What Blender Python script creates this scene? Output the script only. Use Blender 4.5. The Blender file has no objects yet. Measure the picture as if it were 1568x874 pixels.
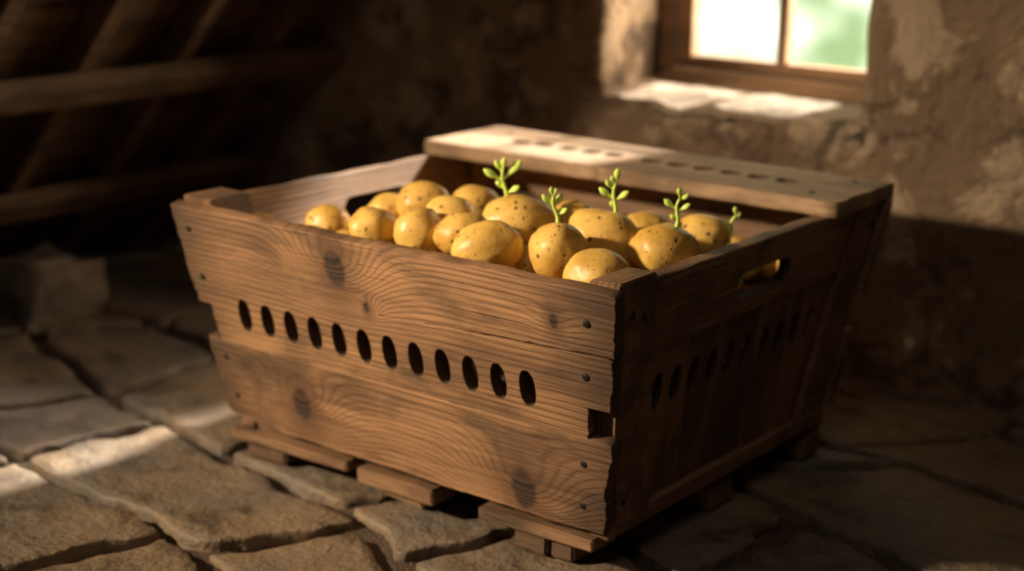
import bpy, bmesh, math, random
from mathutils import Vector, Matrix, noise, Euler
random.seed(7)
sc=bpy.context.scene
COL=sc.collection

# ------------------------------------------------------------------ helpers
def link(o,parent=None):
    COL.objects.link(o)
    if parent: o.parent=parent
    return o
def empty(name):
    e=bpy.data.objects.new(name,None); e.empty_display_size=.05
    return link(e)
def mesh_obj(name,bm,mats,parent=None,smooth=False):
    me=bpy.data.meshes.new(name); bm.to_mesh(me); bm.free()
    if not isinstance(mats,(list,tuple)): mats=[mats]
    for m in mats: me.materials.append(m)
    if smooth:
        for p in me.polygons: p.use_smooth=True
    return link(bpy.data.objects.new(name,me),parent)
class NT:
    def __init__(s,name):
        s.m=bpy.data.materials.new(name); s.m.use_nodes=True
        s.t=s.m.node_tree; s.n=s.t.nodes; s.n.clear()
        s.out=s.n.new('ShaderNodeOutputMaterial'); s.b=s.n.new('ShaderNodeBsdfPrincipled')
        s.t.links.new(s.b.outputs[0],s.out.inputs[0])
    def put(s,sock,v):
        if isinstance(v,bpy.types.NodeSocket): s.t.links.new(v,sock)
        elif v is not None:
            if sock.type=='RGBA' and len(v)==3: v=(*v,1)
            sock.default_value=v
    def math(s,op,a,b=None,c=None,clamp=False):
        n=s.n.new('ShaderNodeMath'); n.operation=op; n.use_clamp=clamp
        for i,v in enumerate((a,b,c)):
            if v is not None: s.put(n.inputs[i],v)
        return n.outputs[0]
    def coord(s,scale=(1,1,1),loc=(0,0,0),rot=(0,0,0)):
        tc=s.n.new('ShaderNodeTexCoord'); mp=s.n.new('ShaderNodeMapping')
        s.t.links.new(tc.outputs['Object'],mp.inputs[0])
        mp.inputs['Scale'].default_value=scale; mp.inputs['Location'].default_value=loc; mp.inputs['Rotation'].default_value=rot
        return mp.outputs[0]
    def noise(s,vec,scale=5,detail=4,rough=.5,dist=0):
        n=s.n.new('ShaderNodeTexNoise'); s.put(n.inputs['Vector'],vec)
        n.inputs['Scale'].default_value=scale; n.inputs['Detail'].default_value=detail
        n.inputs['Roughness'].default_value=rough; n.inputs['Distortion'].default_value=dist
        return n.outputs[0]
    def voro(s,vec,scale,feature='F1',rand=1):
        n=s.n.new('ShaderNodeTexVoronoi'); n.feature=feature; s.put(n.inputs['Vector'],vec)
        n.inputs['Scale'].default_value=scale; n.inputs['Randomness'].default_value=rand
        return n
    def ss(s,v,a,b,lo=0.,hi=1.):
        n=s.n.new('ShaderNodeMapRange'); n.interpolation_type='SMOOTHSTEP'
        s.put(n.inputs[0],v); n.inputs[1].default_value=a; n.inputs[2].default_value=b
        n.inputs[3].default_value=lo; n.inputs[4].default_value=hi
        return n.outputs[0]
    def mix(s,f,a,b,mode='MIX'):
        n=s.n.new('ShaderNodeMix'); n.data_type='RGBA'; n.blend_type=mode; n.clamp_factor=True
        s.put(n.inputs[0],f); s.put(n.inputs[6],a); s.put(n.inputs[7],b)
        return n.outputs[2]
    def sep(s,v):
        n=s.n.new('ShaderNodeSeparateXYZ'); s.put(n.inputs[0],v); return n.outputs
    def bump(s,h,strength=.5,dist=.002,normal=None):
        n=s.n.new('ShaderNodeBump'); n.inputs['Strength'].default_value=strength; n.inputs['Distance'].default_value=dist
        s.put(n.inputs['Height'],h)
        if normal: s.put(n.inputs['Normal'],normal)
        return n.outputs[0]
    def fin(s,col,rough=.8,nrm=None,**kw):
        s.put(s.b.inputs['Base Color'],col); s.put(s.b.inputs['Roughness'],rough)
        if nrm: s.put(s.b.inputs['Normal'],nrm)
        for k,v in kw.items(): s.put(s.b.inputs[k.replace('_',' ')],v)
        return s.m

def wood(name,axis='x',seed=0.,knots=(),light=(.36,.175,.07),dark=(.11,.052,.024),freq=120,weather=.55,ends=None,bump=1.):
    w=NT(name)
    c=w.coord(); X,Y,Z=w.sep(c)
    U,V=(X,Y) if axis=='x' else (Y,X)
    cmb=w.n.new('ShaderNodeCombineXYZ'); w.put(cmb.inputs[0],U); w.put(cmb.inputs[1],V); w.put(cmb.inputs[2],Z)
    def m(scale):
        mp=w.n.new('ShaderNodeMapping'); w.put(mp.inputs[0],cmb.outputs[0])
        mp.inputs['Scale'].default_value=scale; mp.inputs['Location'].default_value=(seed*3.1,seed*1.7,seed*.9)
        return mp.outputs[0]
    wob=w.noise(m((2.0,7,7)),1,3,.5)
    f=w.math('MULTIPLY_ADD',V,float(freq*6.0),w.math('MULTIPLY',wob,30.))
    core=None; halo=None
    for (ku,kv,r,a) in knots:
        du=w.math('MULTIPLY',w.math('SUBTRACT',U,ku),1/(r*3.4)); dv=w.math('MULTIPLY',w.math('SUBTRACT',V,kv),1/(r*2.2))
        d2=w.math('ADD',w.math('MULTIPLY',du,du),w.math('MULTIPLY',dv,dv))
        g=w.math('POWER',2.718,w.math('MULTIPLY',d2,-1.))
        f=w.math('ADD',f,w.math('MULTIPLY',g,a*1.7))
        du2=w.math('MULTIPLY',w.math('SUBTRACT',U,ku),1/(r*.82)); dv2=w.math('MULTIPLY',w.math('SUBTRACT',V,kv),1/(r*1.25))
        d3=w.math('SQRT',w.math('ADD',w.math('MULTIPLY',du2,du2),w.math('MULTIPLY',dv2,dv2)))
        d3=w.math('ADD',d3,w.math('MULTIPLY',w.math('SUBTRACT',w.noise(m((60,60,60)),1,3,.6),.5),.5))
        k=w.ss(d3,.7,1.1,1.,0.); h=w.ss(d3,.6,3.6,1.,0.)
        core=k if core is None else w.math('MAXIMUM',core,k)
        halo=h if halo is None else w.math('MAXIMUM',halo,h)
    ring=w.math('MULTIPLY_ADD',w.math('SINE',f),.5,.5)
    ring=w.math('POWER',ring,3.)
    fib=w.noise(m((7,420,420)),1,5,.65)
    fib2=w.noise(m((25,900,900)),1,2,.6)
    broad=w.noise(m((3,16,16)),1,4,.6)
    stain=w.noise(m((5,9,9)),1.1,5,.62,.4)
    streak=w.noise(m((3.5,60,60)),1,4,.6)
    col=w.mix(w.ss(broad,.3,.7),light,tuple(x*.60 for x in light))
    col=w.mix(w.math('MULTIPLY',ring,w.math('MULTIPLY_ADD',broad,.8,.15)),col,dark)
    col=w.mix(w.math('MULTIPLY',w.ss(fib,.45,.72),.75),col,tuple(x*.7 for x in dark))
    col=w.mix(w.math('MULTIPLY',w.ss(streak,.55,.72),.5),col,tuple(x*.6 for x in dark))
    col=w.mix(w.math('MULTIPLY',w.ss(stain,.46,.66),weather),col,(.035,.02,.012))
    col=w.mix(w.math('MULTIPLY',w.ss(fib2,.56,.8),.4),col,(.48,.33,.21))
    if halo is not None:
        col=w.mix(w.math('MULTIPLY',halo,.65),col,(.075,.034,.016))
        kr=w.mix(w.math('MULTIPLY_ADD',w.math('SINE',w.math('MULTIPLY',f,1.0)),.5,.5),(.07,.032,.016),(.014,.007,.004))
        col=w.mix(core,col,kr)
    if ends:
        uu=w.math('ABSOLUTE',w.math('SUBTRACT',U,ends[0])) 
        e=w.ss(w.math('ADD',uu,w.math('MULTIPLY',w.math('SUBTRACT',stain,.5),.14)),ends[1]-.13,ends[1]+.01)
        col=w.mix(w.math('MULTIPLY',e,.8),col,(.03,.016,.009))
    hgt=w.math('ADD',w.math('MULTIPLY',ring,-.25),w.math('ADD',w.math('MULTIPLY',fib,-.9),w.math('MULTIPLY',fib2,.3)))
    hgt=w.math('ADD',hgt,w.math('MULTIPLY',stain,.5))
    hgt=w.math('ADD',hgt,w.math('MULTIPLY',streak,-.6))
    nb=w.bump(hgt,bump,.0018)
    return w.fin(col,w.math('MULTIPLY_ADD',fib,.25,.5),nb,Specular_IOR_Level=.4)

HS=NT('hole_shade_wood'); _c=HS.coord(); HOLE_SHADE=HS.fin(HS.mix(HS.noise(_c,90,4),(.035,.018,.01),(.07,.036,.018)),.85)  # shade painted into the hole walls so the lit openings stay dark
def board(name,poly,holes,th,frame,mat,parent,bev=.0016,rough=.0009,seed=0,step=.02,warp=0.):
    """poly: (u,v) CCW outline in the plane of the face, holes: list of outlines. outer face is the frame plane."""
    cu=bpy.data.curves.new(name,'CURVE'); cu.dimensions='2D'; cu.fill_mode='BOTH'
    cu.extrude=max(th/2-bev,.0005); cu.bevel_depth=bev; cu.bevel_resolution=1
    def add(pts,jit):
        out=[]
        n=len(pts)
        for i in range(n):
            a=Vector(pts[i]);b=Vector(pts[(i+1)%n]); L=(b-a).length
            d=(b-a).normalized() if L>0 else Vector((0,0)); nr=Vector((-d.y,d.x))
            endcut=abs(d.y)>.8            # sawn/broken end grain is rougher than the long edges
            st=step*.35 if endcut else step
            k=max(1,int(L/st)) if jit else 1
            am=rough*(1.9 if endcut else 1.)
            for j in range(k):
                p=a.lerp(b,j/k)
                if jit:
                    off=noise.noise(Vector((p.x*22+seed*7,p.y*22,seed*3.3)))*am*1.6+noise.noise(Vector((p.x*130,p.y*130+seed,seed)))*am*1.2
                    if j>0: p=p+nr*off*1.5
                    else: p=p+(Vector(((noise.noise(Vector((p.x*50,seed,1))),noise.noise(Vector((p.y*50,seed,2)))))))*rough*2
                out.append(p)
        sp=cu.splines.new('POLY'); sp.points.add(len(out)-1)
        for q,p in zip(sp.points,out): q.co=(p.x,p.y,0,1)
        sp.use_cyclic_u=True
    add(poly,True)
    for h in holes: add(h,False)
    tmp=bpy.data.objects.new('tmp',cu); COL.objects.link(tmp)
    dg=bpy.context.evaluated_depsgraph_get()
    me=bpy.data.meshes.new_from_object(tmp.evaluated_get(dg))
    bpy.data.objects.remove(tmp)
    me.materials.clear(); me.materials.append(mat); me.materials.append(HOLE_SHADE)
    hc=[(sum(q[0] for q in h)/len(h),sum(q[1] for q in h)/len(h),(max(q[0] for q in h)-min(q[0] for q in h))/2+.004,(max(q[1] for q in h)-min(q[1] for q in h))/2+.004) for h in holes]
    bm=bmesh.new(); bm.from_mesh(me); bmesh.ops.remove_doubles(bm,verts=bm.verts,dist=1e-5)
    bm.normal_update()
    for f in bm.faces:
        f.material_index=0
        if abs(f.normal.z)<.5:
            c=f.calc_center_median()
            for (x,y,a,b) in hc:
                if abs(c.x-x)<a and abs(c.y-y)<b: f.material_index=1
    if warp:
        for v in bm.verts:
            v.co.z+=noise.noise(Vector((v.co.x*5+seed,v.co.y*3,seed)))*warp
    bm.to_mesh(me); bm.free()
    o=bpy.data.objects.new(name,me); link(o,parent)
    org,e1,e2=[Vector(q) for q in frame]; e1.normalize(); e2.normalize(); nn=e1.cross(e2).normalized()
    M=Matrix((( e1.x,e2.x,nn.x,0),(e1.y,e2.y,nn.y,0),(e1.z,e2.z,nn.z,0),(0,0,0,1)))
    M.translation=org-nn*th/2
    o.matrix_world=M
    return o
def ell(u,v,a,b,n=28,p=2.3):
    r=[]
    for i in range(n):
        t=2*math.pi*i/n; c,s=math.cos(t),math.sin(t)
        r.append((u+a*math.copysign(abs(c)**(2/p),c),v+b*math.copysign(abs(s)**(2/p),s)))
    return r
def stad(u,v,L,r,n=9):
    o=[]
    for i in range(n): t=-math.pi/2+math.pi*i/(n-1); o.append((u+L-r+r*math.cos(t),v+r*math.sin(t)))
    for i in range(n): t=math.pi/2+math.pi*i/(n-1); o.append((u-L+r+r*math.cos(t),v+r*math.sin(t)))
    return o
def box(bm,c,s,rot=None,bev=0,jit=0):
    r=bmesh.ops.create_cube(bm,size=1); vs=r['verts']
    bmesh.ops.scale(bm,vec=Vector(s),verts=vs)
    if bev:
        es=list({e for v in vs for e in v.link_edges})
        rr=bmesh.ops.bevel(bm,geom=es,offset=bev,segments=2,affect='EDGES'); vs=list({v for f in rr['faces'] for v in f.verts}|{v for v in vs if v.is_valid})
    if jit:
        for v in vs: v.co+=noise.noise_vector(v.co*20+Vector(c)*13)*jit
    if rot: bmesh.ops.rotate(bm,cent=(0,0,0),matrix=Euler(rot).to_matrix(),verts=vs)
    bmesh.ops.translate(bm,vec=Vector(c),verts=vs)
    return vs

# ------------------------------------------------------------------ crate
CR=empty('wooden_crate')
A,B=.35,.352; TX,TY=.0428,.0687; H=.3195; Z0=.045; ZT=Z0+H
def half(v): return A-TX*v
def halfy(v): return B-TY*v
hF=math.hypot(H,TY); hE=math.hypot(H,TX)
TH=.019
FR=((0,-B,ZT),(1,0,0),(0,-TY,H))
BK=((0,B,ZT),(-1,0,0),(0,TY,H))
RT=((A-.004,0,ZT),(0,1,0),(TX,0,H))
LF=((-A+.004,0,ZT),(0,-1,0),(-TX,0,H))
def W1(n,**k): return wood('wood_'+n,**k)
lightA=(.46,.245,.115)
front_top_w=W1('front_plank',seed=1.3,knots=[(-.065,-.040,.023,34),(-.02,-.085,.006,14),(.27,-.045,.008,6)],ends=(0,.345),light=lightA)
front_low_w=W1('front_lower_plank',seed=4.1,knots=[(-.168,-.258,.021,30),(.197,-.285,.025,34)],ends=(0,.33),light=(.43,.23,.11))
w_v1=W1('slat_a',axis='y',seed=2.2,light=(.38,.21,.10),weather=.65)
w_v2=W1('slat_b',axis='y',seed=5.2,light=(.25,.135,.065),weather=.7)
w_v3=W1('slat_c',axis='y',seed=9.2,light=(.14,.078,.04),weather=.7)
w_rail=W1('end_rail',seed=11.,light=(.32,.18,.095),weather=.7)
w_post=W1('post',axis='y',seed=14.,light=(.36,.20,.10),weather=.6)
w_lid=W1('lid',seed=17.,light=(.48,.33,.21),dark=(.16,.09,.05),weather=.45,knots=[(.16,.05,.01,9)])
w_base=W1('base',seed=21.,light=(.31,.175,.09),weather=.7)
w_in=W1('inside',seed=25.,light=(.27,.15,.075),weather=.6)

def build_long(frame,tag,mt,ml,seed):
    s=lambda v:-v*hF
    hx=lambda v:half(v)+.005
    hu=[-.249+i*.0427 for i in range(12)]
    hol=[ell(u,s(.438),.0124,.0248) for u in hu]
    v1=.235
    poly=[(-hx(0),s(0)),(-hx(.415),s(.415)),(-.312,s(.418)),(-.304,s(.582)),(.300,s(.582)),(.304,s(.452)),(hx(.45),s(.450)),
      (hx(v1)+.000,s(v1+.011)),(.22,s(v1+.022)),(.10,s(v1+.036)),(-.02,s(v1+.052)),(.10,s(v1+.027)),(.22,s(v1+.011)),(hx(v1)+.004,s(v1-.005)),(hx(0)+.001,s(0))]
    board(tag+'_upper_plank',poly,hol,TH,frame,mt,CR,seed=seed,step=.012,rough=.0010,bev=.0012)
    poly=[(-hx(.585)-.001,s(.588)),(-hx(.93),s(.925)),(-hx(.95)+.10,s(.958)),(hx(.97)-.06,s(.975)),(hx(.97)-.004,s(.965)),(hx(.6)+.002,s(.588))]
    board(tag+'_lower_plank',poly,[],TH+.0012,(Vector(frame[0])+(Vector(frame[1]).cross(Vector(frame[2]))).normalized()*.0012,frame[1],frame[2]),ml,CR,seed=seed+2,warp=.0015,step=.012,rough=.0010)
build_long(FR,'front',front_top_w,front_low_w,1)
build_long(BK,'back',w_rail,w_base,9)

def build_end(frame,tag,seed,mats,rail):
    e1=Vector(frame[1]).normalized();e2=Vector(frame[2]).normalized();n=e1.cross(e2)
    s=lambda v:-v*hE
    hy=lambda v:halfy(v)-.020
    handle=stad(.018*frame[1][1],s(.168),.070,.0200)
    if frame[1][1]>0: pl=[(-hy(0)+.057,s(0)),(-hy(.29)+.057,s(.29)),(hy(.29),s(.275)),(hy(0),s(0))]
    else: pl=[(-hy(0),s(0)),(-hy(.29),s(.275)),(hy(.29)-.052,s(.29)),(hy(0)-.052,s(0))]
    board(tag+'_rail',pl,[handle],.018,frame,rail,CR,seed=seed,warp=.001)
    hy0=[(-.221+i*.047)*frame[1][1] for i in range(10)]
    bnd=[-.270,-.151,-.057,.037,.131,.178+.035,.30]
    if frame[1][1]<0: bnd=[-b for b in reversed(bnd)]
    lean=[0,.008,-.006,.010,.004,.006,0]
    for i in range(len(bnd)-1):
        a,b=bnd[i],bnd[i+1]
        def xx(u,v,k):
            f=1-(TY/B)*v*.9
            return u*f + (lean[k] if 0<k<len(bnd)-1 else 0)*(v-.45)*2
        pl=[(xx(a,.28,i)+.0008,s(.28)),(xx(a,.45,i)+.0008,s(.45)),(xx(a,.95,i)+.0008,s(.95)),(xx(b,.95,i+1)-.0008,s(.95)),(xx(b,.45,i+1)-.0008,s(.45)),(xx(b,.28,i+1)-.0008,s(.28))]
        hl=[]
        for h in hy0:
            if a<h<b: hl.append(ell(h*(1-(TY/B)*.45*.9),s(.475),.0138,.0248))
        fr=(Vector(frame[0])-n*(.003+.0012*((i*7)%3)),frame[1],frame[2])
        board(tag+'_slat_%d'%(i+1),pl,hl,.010,fr,mats[i%len(mats)],CR,seed=seed+i,step=.015)
    fr=(Vector(frame[0])+n*.006,frame[1],frame[2])
    board(tag+'_base_rail',[(-halfy(.93)+.02,s(.935)),(-halfy(1)+.01,s(1.0)),(halfy(1)-.008,s(1.0)),(halfy(.93)-.02,s(.94))],[],.026,fr,w_base,CR,seed=seed+20)
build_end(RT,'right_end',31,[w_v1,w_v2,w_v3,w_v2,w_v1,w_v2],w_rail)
build_end(LF,'left_end',61,[w_v2,w_v1,w_v1,w_v2,w_v1,w_v2],w_in)

def post(sx,sy,up,name,mat,px=.042,py=.075,out=0.):
    bm=bmesh.new()
    rings=[]
    N=10
    for k in range(N+1):
        v=-up/H+(1.0+up/H)*k/N*.97
        z=ZT-v*H
        ox=(A-TX*v-.001+out)*sx; oy=(B-TY*v-TH-.0005)*sy
        ix=ox-px*sx; iy=oy-py*sy
        loop=[(ox,oy),(ox,iy),(ix,iy),(ix,oy)]
        vs=[]
        for (x,y) in loop:
            j=noise.noise_vector(Vector((x*30,y*30,z*18)))*.0012
            vs.append(bm.verts.new((x+j.x,y+j.y if y==iy else y,z+j.z*(k in(0,))*2)))
        rings.append(vs)
    for k in range(N):
        for i in range(4):
            bm.faces.new((rings[k][i],rings[k][(i+1)%4],rings[k+1][(i+1)%4],rings[k+1][i]))
    bm.faces.new(rings[0][::-1]); bm.faces.new(rings[-1])
    bmesh.ops.recalc_face_normals(bm,faces=bm.faces)
    es=[e for e in bm.edges if e.calc_face_angle(0)>.8]
    bmesh.ops.bevel(bm,geom=es,offset=.0022,segments=2,affect='EDGES')
    c=Vector((sx*A,sy*B,ZT))
    for v in bm.verts: v.co-=c
    o=mesh_obj(name,bm,mat,CR); o.location=c
    me=o.data
    Rm=Matrix.Rotation(math.radians(-90),4,'X')
    me.transform(Rm); o.rotation_euler=(math.radians(90),0,0)
    return o
post(1,-1,.010,'post_1',w_post,out=.003); post(-1,-1,.013,'post_2',w_post,px=.055,py=.07)
post(1,1,-.001,'post_3',w_v2); post(-1,1,-.001,'post_4',w_v2)

# lid plank (two butted boards resting on the rim at the back)
LW=.181; LT=.022
lidfr=((0,B-LW/2,ZT+.0012+LT),(1,0,0),(0,1,0))
def lidh(xs): return [ell(x,.000,.0180,.0160,24,2.4) for x in xs]
board('lid_board_1',[(-A-.004,-LW/2),(-.022,-LW/2),(-.020,LW/2),(-A-.004,LW/2+.002)],lidh([-.235,-.19,-.145,-.10,-.06]),LT,lidfr,w_lid,CR,seed=80,warp=.0008)
w_lid2=W1('lid_b',seed=19.,light=(.46,.30,.18),dark=(.14,.08,.045),weather=.5)
board('lid_board_2',[(-.0212,-LW/2),(A+.006,-LW/2+.001),(A+.004,LW/2),(-.0192,LW/2)],lidh([.01,.055,.10,.145,.19,.235]),LT,lidfr,w_lid2,CR,seed=84,warp=.0008)

# bottom boards, runners and feet
bm=bmesh.new()
for i in range(6):
    w=(2*(B-TY)-.02)/6
    box(bm,(0,-(B-TY)+.01+w*(i+.5),Z0+.007),(2*(A-TX)-.03,w-.003,.014),bev=.001)
mesh_obj('bottom_boards',bm,w_in,CR)
bm=bmesh.new()
yF=-(B-TY)
for (x0,x1,z,h,dy) in [(-.318,-.10,.036,.014,.0),(-.085,.045,.030,.022,.004),(.125,.298,.036,.016,-.003)]:
    box(bm,((x0+x1)/2,yF+.020+dy,z),(x1-x0,.05,h),bev=.002,jit=.0022)
box(bm,(0,-yF-.02,.035),(.6,.05,.016),bev=.002,jit=.002)
for y in (-.1,.1): box(bm,(0,y,.035),(.58,.06,.016),bev=.002)
mesh_obj('runners',bm,w_base,CR)
bm=bmesh.new()
for (x,y,sx,sy,h) in [(-.265,yF+.035,.075,.05,.03),(-.02,yF+.04,.07,.045,.022),(.20,yF+.026,.05,.05,.030),(.245,yF+.03,.035,.05,.028),(.28,-yF-.04,.06,.06,.03),(-.27,-yF-.04,.06,.06,.03),(.288,0,.03,.06,.03),(-.288,0,.03,.06,.03)]:
    box(bm,(x,y,h/2+.001),(sx,sy,h),bev=.003,jit=.003)
mesh_obj('feet',bm,w_base,CR)

# nails
iron=NT('iron'); iron=iron.fin((.02,.016,.013),.6,None,Metallic=.6)
bm=bmesh.new()
def nail(frame,u,v,hh,r=.0055):
    o,e1,e2=[Vector(q) for q in frame]; e1.normalize();e2.normalize();n=e1.cross(e2)
    p=o+e1*u-e2*v*hh
    M=Matrix(((e1.x,e2.x,n.x,p.x),(e1.y,e2.y,n.y,p.y),(e1.z,e2.z,n.z,p.z),(0,0,0,1)))
    bmesh.ops.create_uvsphere(bm,u_segments=12,v_segments=6,radius=r,matrix=M@Matrix.Diagonal((1,1,.35,1)))
for v in (.09,.30,.66,.84):
    nail(FR,half(v)-.03,v+.03,hF); nail(FR,-half(v)+.018,v,hF)
for (u,v) in [(-.30,.10),(-.275,.12),(-.275,.86),(.31,.1),(-.255,.87)]: nail(((A+.002,0,ZT),RT[1],RT[2]),u,v,hE)
for (x,y) in [(.30,.21),(.31,.32),(-.3,.21),(-.3,.32)]:
    bmesh.ops.create_uvsphere(bm,u_segments=12,v_segments=6,radius=.005,matrix=Matrix.Translation((x,y,ZT+LT+.0012))@Matrix.Diagonal((1,1,.35,1)))
mesh_obj('nails',bm,iron,CR,True)

# ------------------------------------------------------------------ potatoes
def potato_mat():
    w=NT('potato_skin'); c=w.coord()
    n1=w.noise(c,14,4,.55); n2=w.noise(c,160,3,.6)
    col=w.mix(w.ss(n1,.35,.68),(.78,.50,.125),(.57,.325,.06))
    col=w.mix(w.math('MULTIPLY',w.ss(n2,.48,.72),.4),col,(.44,.24,.06))
    wp=w.n.new('ShaderNodeVectorMath'); wp.operation='MULTIPLY_ADD'
    nv=w.n.new('ShaderNodeTexNoise'); nv.inputs['Scale'].default_value=55; w.put(nv.inputs['Vector'],c)
    w.put(wp.inputs[0],nv.outputs['Color']); wp.inputs[1].default_value=(.009,.009,.009); w.put(wp.inputs[2],c)
    v=w.voro(wp.outputs[0],72).outputs['Distance']
    pres=w.ss(w.noise(w.coord(loc=(.9,.2,.4)),32,2,.5),.34,.46)
    sp=w.math('MULTIPLY',w.ss(v,.11,.20,1.,0.),pres)
    v2=w.voro(w.coord(loc=(.37,.11,.7)),130).outputs['Distance']
    sp2=w.ss(v2,.09,.19,.85,0.)
    s=w.math('MAXIMUM',sp,sp2)
    col=w.mix(w.math('MULTIPLY',w.ss(v,.1,.42,1.,0.),w.math('MULTIPLY',pres,.4)),col,(.33,.16,.03))
    col=w.mix(w.math('MULTIPLY',s,.9),col,(.075,.033,.010))
    h=w.math('ADD',w.math('MULTIPLY',s,-1.),w.math('MULTIPLY',n2,.35))
    return w.fin(col,w.math('MULTIPLY_ADD',n2,.25,.30),w.bump(h,.7,.0014),Subsurface_Weight=.05,Subsurface_Radius=(.01,.005,.002))
PM=potato_mat()
POT=[(-.225,-.185,.328,.030),(-.163,-.130,.345,.029),(-.102,-.129,.367,.032),(-.045,-.089,.365,.031),(-.081,-.253,.356,.031),
(-.012,-.243,.358,.033),(-.011,-.183,.366,.034),(.049,-.233,.366,.031),(.108,-.258,.360,.037),(.067,-.142,.366,.042),(.128,-.200,.327,.033),
(.196,-.234,.366,.035),(.097,-.059,.362,.029),(.205,-.145,.364,.040),(.205,-.054,.361,.030),(.277,-.270,.358,.036),(.282,-.134,.363,.038),(.257,-.006,.354,.035)]
allp=[(Vector((x,y,z+.002)),r) for x,y,z,r in POT]
for q in [(.268,.072,.308,.030),(.262,.035,.285,.029),(.258,.13,.295,.030),(.215,.05,.31,.028)]: allp.append((Vector(q[:3]),q[3]))
rnd=random.Random(5)
for z,n in ((.318,900),(.27,900),(.215,700)):
    for _ in range(n):
        p=Vector((rnd.uniform(-.285,.285),rnd.uniform(-.285,.27),z+rnd.uniform(-.008,.006)))
        r=rnd.uniform(.026,.033)
        if p.y>.06: p.z-=.02+.12*(p.y-.06)
        if p.x<-.15 and p.y>-.22: p.z-=.035
        if p.z<.30 and p.y<-.185: continue
        lim=.33-(.365-p.z)*.15-r-.012
        if abs(p.x)>lim or abs(p.y)>lim-(.365-p.z)*.06: continue
        if all((p-q).length>(r+s)*.93 for q,s in allp): allp.append((p,r))
bm=bmesh.new()
PB=empty('potato_pile')
for i,(p,r) in enumerate(allp):
    hero=i<18
    rr=random.Random(i*13+3)
    s=(rr.uniform(1.04,1.22),rr.uniform(.92,1.02),rr.uniform(.86,.96))
    if i in (5,11): s=(1.02,1.0,1.02)
    rot=Euler((rr.uniform(-.3,.3),rr.uniform(-.3,.3),.65+rr.uniform(-.5,.5))).to_matrix().to_4x4()
    if i==13: s=(1.3,.95,.98); rot=Euler((0,.45,.3)).to_matrix().to_4x4()
    if i==9: s=(1.2,.95,.88); rot=Euler((0,0,.65)).to_matrix().to_4x4()
    if i==8: s=(1.18,.95,.92); rot=Euler((0,-.2,.65)).to_matrix().to_4x4()
    res=bmesh.ops.create_icosphere(bm,subdivisions=4 if hero else 3,radius=1)
    for v in res['verts']:
        d=v.co.normalized()
        k=1+.095*noise.noise(d*1.3+Vector((i*3.7,i,0)))+.028*noise.noise(d*3.6+Vector((i,i*2.2,5)))
        q=Vector((d.x*s[0],d.y*s[1],d.z*s[2]))*k*r
        v.co=p+(rot@q)
mesh_obj('potatoes',bm,PM,PB,True)

# sprouts
w=NT('sprout_green'); c=w.coord(); n=w.noise(c,120,3)
SM=w.fin(w.mix(n,(.60,.82,.12),(.76,.93,.24)),.45,None,Subsurface_Weight=.4,Subsurface_Radius=(.006,.008,.002))
def tube(bm,pts,rad,seg=8):
    rings=[]
    for i,p in enumerate(pts):
        a=pts[max(i-1,0)];b=pts[min(i+1,len(pts)-1)]
        t=(b-a).normalized(); x=t.orthogonal().normalized(); y=t.cross(x)
        rings.append([bm.verts.new(p+(x*math.cos(2*math.pi*k/seg)+y*math.sin(2*math.pi*k/seg))*rad[i]) for k in range(seg)])
    for i in range(len(rings)-1):
        for k in range(seg): bm.faces.new((rings[i][k],rings[i][(k+1)%seg],rings[i+1][(k+1)%seg],rings[i+1][k]))
    bm.faces.new(rings[0][::-1]); bm.faces.new(rings[-1])
RV=Vector((.79,.61,0)); DV=Vector((-.61,.79,0))
def sprout(base,h,leaves,lean,name):
    bm=bmesh.new(); base=Vector(base)
    def P(t): return base+Vector((0,0,h*t))+RV*(lean*t*t+.0022*math.sin(t*6))+DV*.002*math.sin(t*4)
    base0=[P(t/8) for t in range(9)]
    tube(bm,[base-Vector((0,0,.006))]+base0,[.0030]+[.0028-.0010*t/8 for t in range(9)])
    for (t,side,ln,up,dep) in leaves:
        ln*=1.12
        a=P(t); d=(RV*side+Vector((0,0,up))+DV*dep).normalized()
        b=a+d*ln*.5+Vector((0,0,ln*.05)); c2=a+d*ln+Vector((0,0,ln*.22))
        pts=[];rad=[]
        prof=[.0016,.0015,.0016,.0022,.0031,.0038,.0037,.0026,.0008]
        for i in range(9):
            u=i/8; q=a.lerp(b,u).lerp(b.lerp(c2,u),u); pts.append(q); rad.append(prof[i]*(.55+ln/.03))
        n0=len(bm.verts); tube(bm,pts,rad,10); bm.verts.ensure_lookup_table()
        nr=(Vector((0,0,1))*.55-DV*.8); nr=(nr-d*nr.dot(d)).normalized()
        for k in range(n0,len(bm.verts)):
            v=bm.verts[k]; i=(k-n0)//10; q=pts[i]; o=v.co-q; v.co=v.co-nr*o.dot(nr)*.5
    bmesh.ops.recalc_face_normals(bm,faces=bm.faces)
    mesh_obj(name,bm,SM,PB,True)
p=[a[0] for a in allp]
sprout(p[9]+Vector((-.018,-.005,.022)),.045,[(.35,1,.016,.35,-.2),(.45,-1,.013,.6,.2),(.72,-1,.023,.35,0),(.75,1,.027,.75,.1),(.95,-1,.014,1.3,.2),(1,.35,.013,2.5,-.1)],-.003,'sprout_1')
sprout(p[11]+Vector((-.006,.004,.028)),.038,[(.4,1,.012,.5,-.2),(.7,-1,.015,.7,0),(.75,1,.013,.8,.2),(1,-.5,.009,1.6,0),(1,.7,.008,1.6,0)],-.004,'sprout_2')
sprout(p[13]+Vector((.006,.006,.028)),.044,[(.3,-.8,.009,.8,.2),(.55,1,.017,.45,-.2),(.6,-1,.018,.45,.1),(.85,-1,.012,.9,0),(1,.3,.015,1.8,.1),(1,-.8,.009,1.4,0)],.001,'sprout_3')
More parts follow.
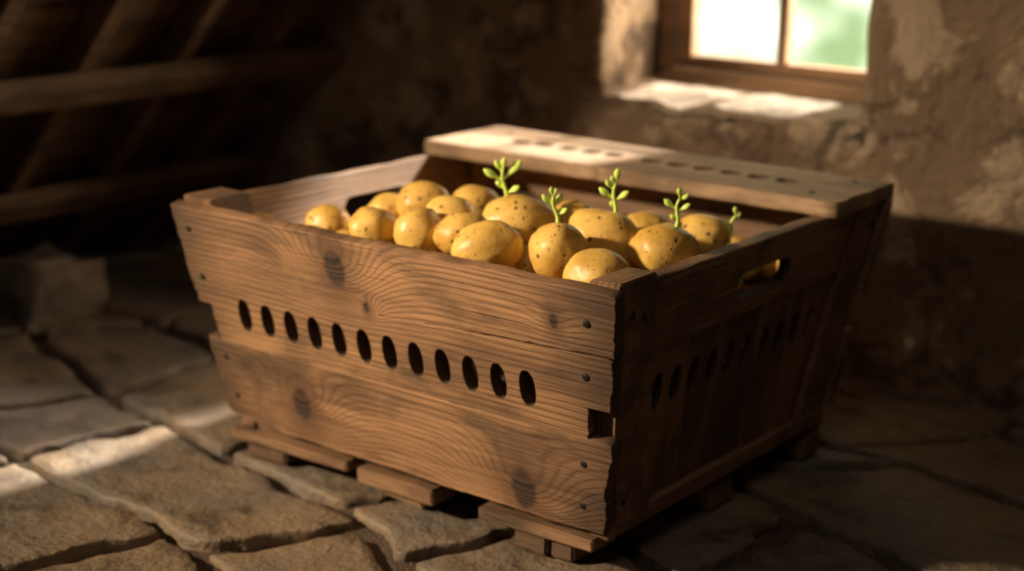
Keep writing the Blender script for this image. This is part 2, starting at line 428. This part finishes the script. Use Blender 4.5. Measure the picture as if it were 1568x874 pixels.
sprout(p[16]+Vector((.010,.008,.027)),.038,[(.25,-1,.010,.6,0),(.6,1,.015,.35,-.2),(.65,-1,.016,.5,.1),(.9,1,.013,.6,0),(1,-.3,.010,1.8,0)],.004,'sprout_4')
sprout(p[17]+Vector((.031,.017,.0)),.030,[(.5,-1,.009,.5,0),(.8,1,.012,.8,0),(1,-.3,.009,1.5,0)],.008,'sprout_5')

# ------------------------------------------------------------------ floor
w=NT('flagstone'); c=w.coord()
a=w.noise(c,3.2,6,.6); b=w.noise(c,26,6,.65); d=w.noise(c,120,4,.6)
col=w.mix(w.ss(a,.38,.62),(.20,.142,.09),(.12,.105,.09))
col=w.mix(w.math('MULTIPLY',w.ss(b,.45,.7),.5),col,(.26,.19,.125))
col=w.mix(w.math('MULTIPLY',w.ss(w.noise(w.coord(loc=(3,1,0)),9,6,.7),.50,.68),.8),col,(.05,.034,.022))
hh=w.math('ADD',w.math('MULTIPLY',b,.8),w.math('MULTIPLY',d,.35))
hh=w.math('ADD',hh,w.math('MULTIPLY',w.noise(w.coord(loc=(1,7,0)),8,4,.6,.6),1.8))
FM=w.fin(col,w.math('MULTIPLY_ADD',b,.4,.36),w.bump(hh,.9,.009))
w=NT('dirt'); c=w.coord(); b=w.noise(c,40,8,.7); d=w.noise(c,7,4,.6)
DM=w.fin(w.mix(b,(.035,.022,.014),(.13,.085,.052)),.95,w.bump(w.math('ADD',b,w.math('MULTIPLY',w.voro(c,220).outputs[0],.5)),.9,.006))
FL=empty('floor')
X0,X1,Y0,Y1=-2.2,2.0,-3.4,.70
rs=random.Random(44)
def rowy(k,x,y): return y+.085*noise.noise(Vector((x*2.6,k*5.1,0)))+.035*noise.noise(Vector((x*7,k*3.1,4)))
rows=[]; y=-4.2
while y<2.2: rows.append(y); y+=rs.uniform(.20,.30)
RA=math.radians(-14); ca,sa=math.cos(RA),math.sin(RA)
bm=bmesh.new(); si=0
for r in range(len(rows)-1):
    x=-3.6+rs.uniform(0,.3); cutp=None
    while x<3.4:
        L=rs.uniform(.20,.46); cut=(x+L+rs.uniform(-.085,.085),x+L+rs.uniform(-.085,.085))
        if cutp:
            si+=1
            xb0,xt0=cutp; xb1,xt1=cut
            low=[Vector((xb0+(xb1-xb0)*i/16,0)) for i in range(17)]
            for q in low: q.y=rowy(r,q.x,rows[r])
            top_=[Vector((xt1+(xt0-xt1)*i/16,0)) for i in range(17)]
            for q in top_: q.y=rowy(r+1,q.x,rows[r+1])
            poly=low+top_
            pts=[]
            for i in range(len(poly)):
                a=poly[i];b=poly[(i+1)%len(poly)]; k=max(1,int((b-a).length/.014))
                for j in range(k): pts.append(a.lerp(b,j/k))
            c=sum(pts,Vector((0,0)))/len(pts)
            gap=rs.uniform(.007,.016); n=len(pts); ins=[]
            for i in range(n):
                t=(pts[(i+1)%n]-pts[i-1]).normalized(); ins.append(pts[i]+Vector((-t.y,t.x))*gap)
            pts=ins
            for _ in range(3): pts=[(pts[i-1]+pts[i]*2+pts[(i+1)%n])/4 for i in range(n)]
            pts=[Vector((q.x*ca-q.y*sa,q.x*sa+q.y*ca)) for q in pts]
            c=Vector((c.x*ca-c.y*sa,c.x*sa+c.y*ca))
            if X0-.2<c.x<X1+.2 and Y0-.2<c.y<Y1+.1:
                near=abs(c.x)<.52 and abs(c.y)<.48
                top=(-.0035 if near else rs.uniform(-.009,.004)); tilt=(0,0) if near else (rs.uniform(-.016,.016),rs.uniform(-.016,.016))
                rings=[]
                for (sc_,dz,inn) in [(1,-.045,0),(1,-.008,0),(1,-.0015,.0008),(1,0,.0028),(.8,0,0),(.55,0,0),(.3,0,0),(.1,0,0)]:
                    ring=[]
                    for q in pts:
                        dd=(q-c); L2=dd.length
                        ed=noise.noise(Vector((q.x*14,q.y*14,si)))*.018+noise.noise(Vector((q.x*55,q.y*55,si)))*.010
                        l2=(L2+ed-.005)*sc_-inn
                        pp=c+dd/L2*l2
                        z=top+dz+tilt[0]*(pp.x-c.x)+tilt[1]*(pp.y-c.y)
                        if dz>-.02: z+=noise.noise(Vector((pp.x*9,pp.y*9,si*2)))*.0026+noise.noise(Vector((pp.x*45,pp.y*45,si)))*.0014
                        ring.append(bm.verts.new((pp.x,pp.y,z)))
                    rings.append(ring)
                for k in range(len(rings)-1):
                    for i in range(n): bm.faces.new((rings[k][i],rings[k][(i+1)%n],rings[k+1][(i+1)%n],rings[k+1][i]))
                bm.faces.new(rings[-1])
        cutp=cut; x+=L
bmesh.ops.recalc_face_normals(bm,faces=bm.faces)
mesh_obj('flagstones',bm,FM,FL,True)
bm=bmesh.new()
bmesh.ops.create_grid(bm,x_segments=260,y_segments=260,size=.5)
for v in bm.verts:
    v.co=Vector(((X0+X1)/2+v.co.x*(X1-X0+.3),(Y0+Y1)/2+v.co.y*(Y1-Y0+.3),0))
    v.co.z=-.020+noise.noise(v.co*8)*.012+noise.noise(v.co*40)*.004
mesh_obj('dirt_joints',bm,DM,FL,True)

# ------------------------------------------------------------------ walls
w=NT('old_plaster'); c=w.coord()
a=w.noise(c,2.2,6,.6); b=w.noise(c,8,9,.68,.4); d=w.noise(c,60,6,.65)
col=w.mix(w.ss(a,.38,.62),(.27,.188,.115),(.16,.105,.064))
col=w.mix(w.math('MULTIPLY',w.ss(b,.50,.585),.7),col,(.43,.33,.23))
col=w.mix(w.math('MULTIPLY',w.ss(w.noise(w.coord(loc=(2,5,1)),6,9,.72,.5),.50,.60),.85),col,(.055,.035,.022))
PL=w.fin(col,.92,w.bump(w.math('ADD',b,w.math('MULTIPLY',d,.35)),1.,.035))
D=.65; WX0,WX1,WZ0,WZ1=-.345,.155,.405,1.15; DEP=.24
def disp(p):
    q=Vector(p)
    n=noise.noise_vector(q*3.5)*.012+noise.noise_vector(q*11)*.010+noise.noise_vector(q*28)*.006
    if p[2]<.02: n.z=0
    return q+n
def lin(a,b,st):
    k=max(1,round((b-a)/st)); return [a+(b-a)*i/k for i in range(k)]
xs=lin(X0,WX0,.03)+lin(WX0,WX1,.025)+lin(WX1,X1,.03)+[X1]
zs=lin(-.05,WZ0,.03)+lin(WZ0,WZ1,.03)+lin(WZ1,2.35,.04)+[2.35]
bm=bmesh.new(); G={}
for i,x in enumerate(xs):
    for j,z in enumerate(zs):
        G[i,j]=bm.verts.new(disp((x,D,z)))
i0=xs.index(WX0);i1=xs.index(WX1);j0=zs.index(WZ0);j1=zs.index(WZ1)
for i in range(len(xs)-1):
    for j in range(len(zs)-1):
        if i0<=i<i1 and j0<=j<j1: continue
        bm.faces.new((G[i,j],G[i+1,j],G[i+1,j+1],G[i,j+1]))
loop=[(i,j0) for i in range(i0,i1)]+[(i1,j) for j in range(j0,j1)]+[(i,j1) for i in range(i1,i0,-1)]+[(i0,j) for j in range(j1,j0,-1)]
prev=[G[k] for k in loop]
for s in range(1,11):
    y=D+DEP*s/10
    cur=[bm.verts.new(disp((xs[i],y,zs[j]))) for i,j in loop]
    for k in range(len(loop)):
        bm.faces.new((prev[k],cur[k],cur[(k+1)%len(loop)],prev[(k+1)%len(loop)]))
    prev=cur
bmesh.ops.recalc_face_normals(bm,faces=bm.faces)
wb=mesh_obj('wall_back',bm,PL,None,True)
md=wb.modifiers.new('round','SUBSURF'); md.levels=1; md.render_levels=1
bm=bmesh.new()
I=(X0-.1,WX0+.004,WX1-.004,X1+.1);J=(-.1,WZ0+.004,WZ1-.004,2.45)
Go={(a,b):bm.verts.new((I[a],D+DEP-.003,J[b])) for a in range(4) for b in range(4)}
for a_ in range(3):
    for b_ in range(3):
        if a_==1 and b_==1: continue
        bm.faces.new((Go[a_,b_],Go[a_,b_+1],Go[a_+1,b_+1],Go[a_+1,b_]))
mesh_obj('outer_skin',bm,PL,wb)
def slab(name,c,s,mat):
    bm=bmesh.new(); box(bm,c,s); return mesh_obj(name,bm,mat)
slab('wall_left',(X0-.05,(Y0+Y1)/2,1.15),(.1,Y1-Y0+.2,2.5),PL)
slab('wall_right',(X1+.05,(Y0+Y1)/2,1.15),(.1,Y1-Y0+.2,2.5),PL)
slab('wall_front',((X0+X1)/2,Y0-.05,1.15),(X1-X0+.2,.1,2.5),PL)
beamw=wood('wood_beam',axis='y',seed=33,light=(.20,.115,.06),dark=(.06,.035,.02),freq=40,weather=.6)
slab('ceiling',((X0+X1)/2,(Y0+Y1)/2,2.38),(X1-X0+.2,Y1-Y0+.6,.08),beamw)

# window sill stone
w=NT('sill_stone'); c=w.coord(); a=w.noise(c,18,7,.65); 
SL=w.fin(w.mix(w.ss(a,.35,.65),(.32,.255,.19),(.16,.115,.078)),.8,w.bump(a,1.,.014))
bm=bmesh.new(); box(bm,(0,0,0),(.51,.22,.05))
bmesh.ops.subdivide_edges(bm,edges=bm.edges,cuts=24,use_grid_fill=True)
for v in bm.verts:
    f=max(0,-v.co.y/.11)
    if v.co.z>0: v.co.z-=.016*f**3
    v.co+=noise.noise_vector(v.co*16)*.012*(.3+f)+noise.noise_vector(v.co*45)*.004
    v.co+=Vector((-.095,D+.112,.399))
mesh_obj('window_sill',bm,SL,None,True)

# window
WN=empty('window_1')
wf=wood('wood_window',axis='x',seed=41,light=(.36,.21,.11),dark=(.14,.075,.04),weather=.3)
wy=D+.205
bm=bmesh.new()
zb=.424; zt=1.16; xl,xr=-.345,.157
for (c,s) in [(((xl+.016),wy,(zb+zt)/2),(.032,.045,zt-zb)),((xr-.016,wy,(zb+zt)/2),(.032,.045,zt-zb)),((-.094,wy-.01,zb+.012),(xr-xl-.064,.065,.024)),((-.094,wy,zt-.012),(xr-xl-.064,.045,.024)),
  ((-.094,wy-.040,zb+.006),(xr-xl-.03,.03,.012))]:
    box(bm,c,s,bev=.002)
mesh_obj('frame',bm,wf,WN)
bm=bmesh.new()
a0,a1=xl+.034,xr-.034; zb2=zb+.026; zt2=zt-.026; 
for (c,s) in [((a0+.017,wy,(zb2+zt2)/2),(.032,.032,zt2-zb2)),((a1-.017,wy,(zb2+zt2)/2),(.032,.032,zt2-zb2)),(((a0+a1)/2,wy,zb2+.011),(a1-a0-.068,.030,.021)),(((a0+a1)/2,wy,zt2-.012),(a1-a0-.068,.030,.022)),
  (((a0+a1)/2,wy,(zb2+zt2)/2),(.020,.028,zt2-zb2-.046)),]:
    box(bm,c,s,bev=.002)
for zz in (.80,): 
    box(bm,((a0+a1)/2,wy,zz),(a1-a0-.068,.026,.016),bev=.002)
mesh_obj('sash',bm,wf,WN)
w=NT('window_glass'); 
tr=w.n.new('ShaderNodeBsdfTransparent'); gl=w.n.new('ShaderNodeBsdfGlossy'); mx=w.n.new('ShaderNodeMixShader')
gl.inputs['Roughness'].default_value=.03; mx.inputs[0].default_value=.05
w.t.links.new(tr.outputs[0],mx.inputs[1]); w.t.links.new(gl.outputs[0],mx.inputs[2]); w.t.links.new(mx.outputs[0],w.out.inputs[0])
bm=bmesh.new(); box(bm,((a0+a1)/2,wy,(zb2+zt2)/2),(a1-a0-.055,.003,zt2-zb2-.03)); mesh_obj('glass',bm,w.m,WN)

# ------------------------------------------------------------------ sloping roof at the left
RF=empty('sloped_roof')
e_s=Vector((1,0,1.13)).normalized(); nn=Vector((1.13,0,-1)).normalized()
org=Vector((-1.46,0,0))
def along(s,y,d): return org+e_s*s+Vector((0,y,0))+nn*d
ang=-math.atan2(1.13,1)
bm=bmesh.new()
L=3.0
for i in range(20):
    s=L*(i+.5)/20
    box(bm,along(s,.05,-.018-.004*(i%2)),(L/20-.004,1.25,.02),rot=(0,ang,0))
mesh_obj('boarding',bm,beamw,RF)
bm=bmesh.new()
for y in (-.42,-.20,.02,.24,.46): 
    box(bm,along(L/2,y,.022),(L,.042,.055),rot=(0,ang,0),bev=.004,jit=.003)
mesh_obj('rafters',bm,beamw,RF)
bm=bmesh.new()
for s in (.30,.62,.98): 
    box(bm,along(s,.05,.068),(.05,1.2,.036),rot=(0,ang,0),bev=.004,jit=.003)
mesh_obj('purlins',bm,beamw,RF)

# rubble stone by the wall
bm=bmesh.new(); box(bm,(0,0,0),(.19,.15,.10)); bmesh.ops.subdivide_edges(bm,edges=bm.edges,cuts=8,use_grid_fill=True)
for v in bm.verts:
    v.co+=noise.noise_vector(v.co*9)*.03+noise.noise_vector(v.co*30)*.009; v.co+=Vector((-1.14,.0,.048))
mesh_obj('stone_block',bm,FM,None,True)

# ------------------------------------------------------------------ world / lights
wd=bpy.data.worlds.new('garden_sky'); sc.world=wd; wd.use_nodes=True
nt=wd.node_tree; nt.nodes.clear()
o=nt.nodes.new('ShaderNodeOutputWorld'); bg=nt.nodes.new('ShaderNodeBackground'); tc=nt.nodes.new('ShaderNodeTexCoord')
nz=nt.nodes.new('ShaderNodeTexNoise'); nz.inputs['Scale'].default_value=17; nz.inputs['Detail'].default_value=3; nz.inputs['Roughness'].default_value=.5
cr=nt.nodes.new('ShaderNodeValToRGB'); cr.color_ramp.elements[0].position=.46; cr.color_ramp.elements[0].color=(.062,.086,.040,1)
cr.color_ramp.elements[1].position=.74; cr.color_ramp.elements[1].color=(.42,.43,.34,1)
nt.links.new(tc.outputs['Generated'],nz.inputs[0]); nt.links.new(nz.outputs[0],cr.inputs[0])
# warm glow added to the sky out of view, lights the left window reveal
dp=nt.nodes.new('ShaderNodeVectorMath'); dp.operation='DOT_PRODUCT'; dp.inputs[1].default_value=Vector((.72,.62,.32)).normalized()
mr=nt.nodes.new('ShaderNodeMapRange'); mr.interpolation_type='SMOOTHSTEP'
mr.inputs[1].default_value=.55; mr.inputs[2].default_value=1.; mr.inputs[3].default_value=0.; mr.inputs[4].default_value=1.
mxw=nt.nodes.new('ShaderNodeMix'); mxw.data_type='RGBA'
nt.links.new(tc.outputs['Generated'],dp.inputs[0]); nt.links.new(dp.outputs['Value'],mr.inputs[0]); nt.links.new(mr.outputs[0],mxw.inputs[0])
nt.links.new(cr.outputs[0],mxw.inputs[6]); mxw.inputs[7].default_value=(3.4,2.6,1.75,1)
nt.links.new(mxw.outputs[2],bg.inputs[0]); nt.links.new(bg.outputs[0],o.inputs[0])
bg.inputs[1].default_value=9
def lamp(name,typ,loc,tgt,energy,col,**k):
    l=bpy.data.lights.new(name,typ); l.energy=energy; l.color=col
    for a,b in k.items(): setattr(l,a,b)
    ob=bpy.data.objects.new(name,l); COL.objects.link(ob); ob.location=loc
    ob.rotation_euler=(Vector(tgt)-Vector(loc)).to_track_quat('-Z','Y').to_euler(); return ob
sd=Vector((-.12,-.6,-.46))
lamp('sun','SUN',(1,3,2.5),Vector((1,3,2.5))+sd,24,(1,.90,.76),angle=math.radians(3.5))
lamp('room_lamp','SPOT',(-1.30,-2.10,1.28),(.0,-.15,.30),500,(1,.77,.51),spot_size=math.radians(38),spot_blend=1.,shadow_soft_size=.06)
lamp('left_floor_fill','SPOT',(-1.15,-1.0,1.6),(-.72,-.24,0),60,(.97,.95,.98),spot_size=math.radians(25),spot_blend=1.,shadow_soft_size=.12)  # unseen fill spot, added to brighten the floor left of the crate
lamp('soft_fill','AREA',(.9,-1.5,2.2),(.1,0,.2),7.5,(1,.80,.60),size=.9)  # unseen area fill, added to lift the crate's dark right end

# ------------------------------------------------------------------ camera
cam=bpy.data.cameras.new('camera'); co=bpy.data.objects.new('camera',cam); COL.objects.link(co); sc.camera=co
co.location=(1.28255,-1.75507,.821093); co.rotation_euler=(1.31171,-.017923,.653731)
cam.sensor_width=36; cam.lens=36*2628.6/1664; cam.clip_start=.01
cam.dof.use_dof=True; cam.dof.focus_distance=1.78; cam.dof.aperture_fstop=2.3
sc.view_settings.view_transform='Standard'; sc.view_settings.look='None'
sc.view_settings.exposure=0
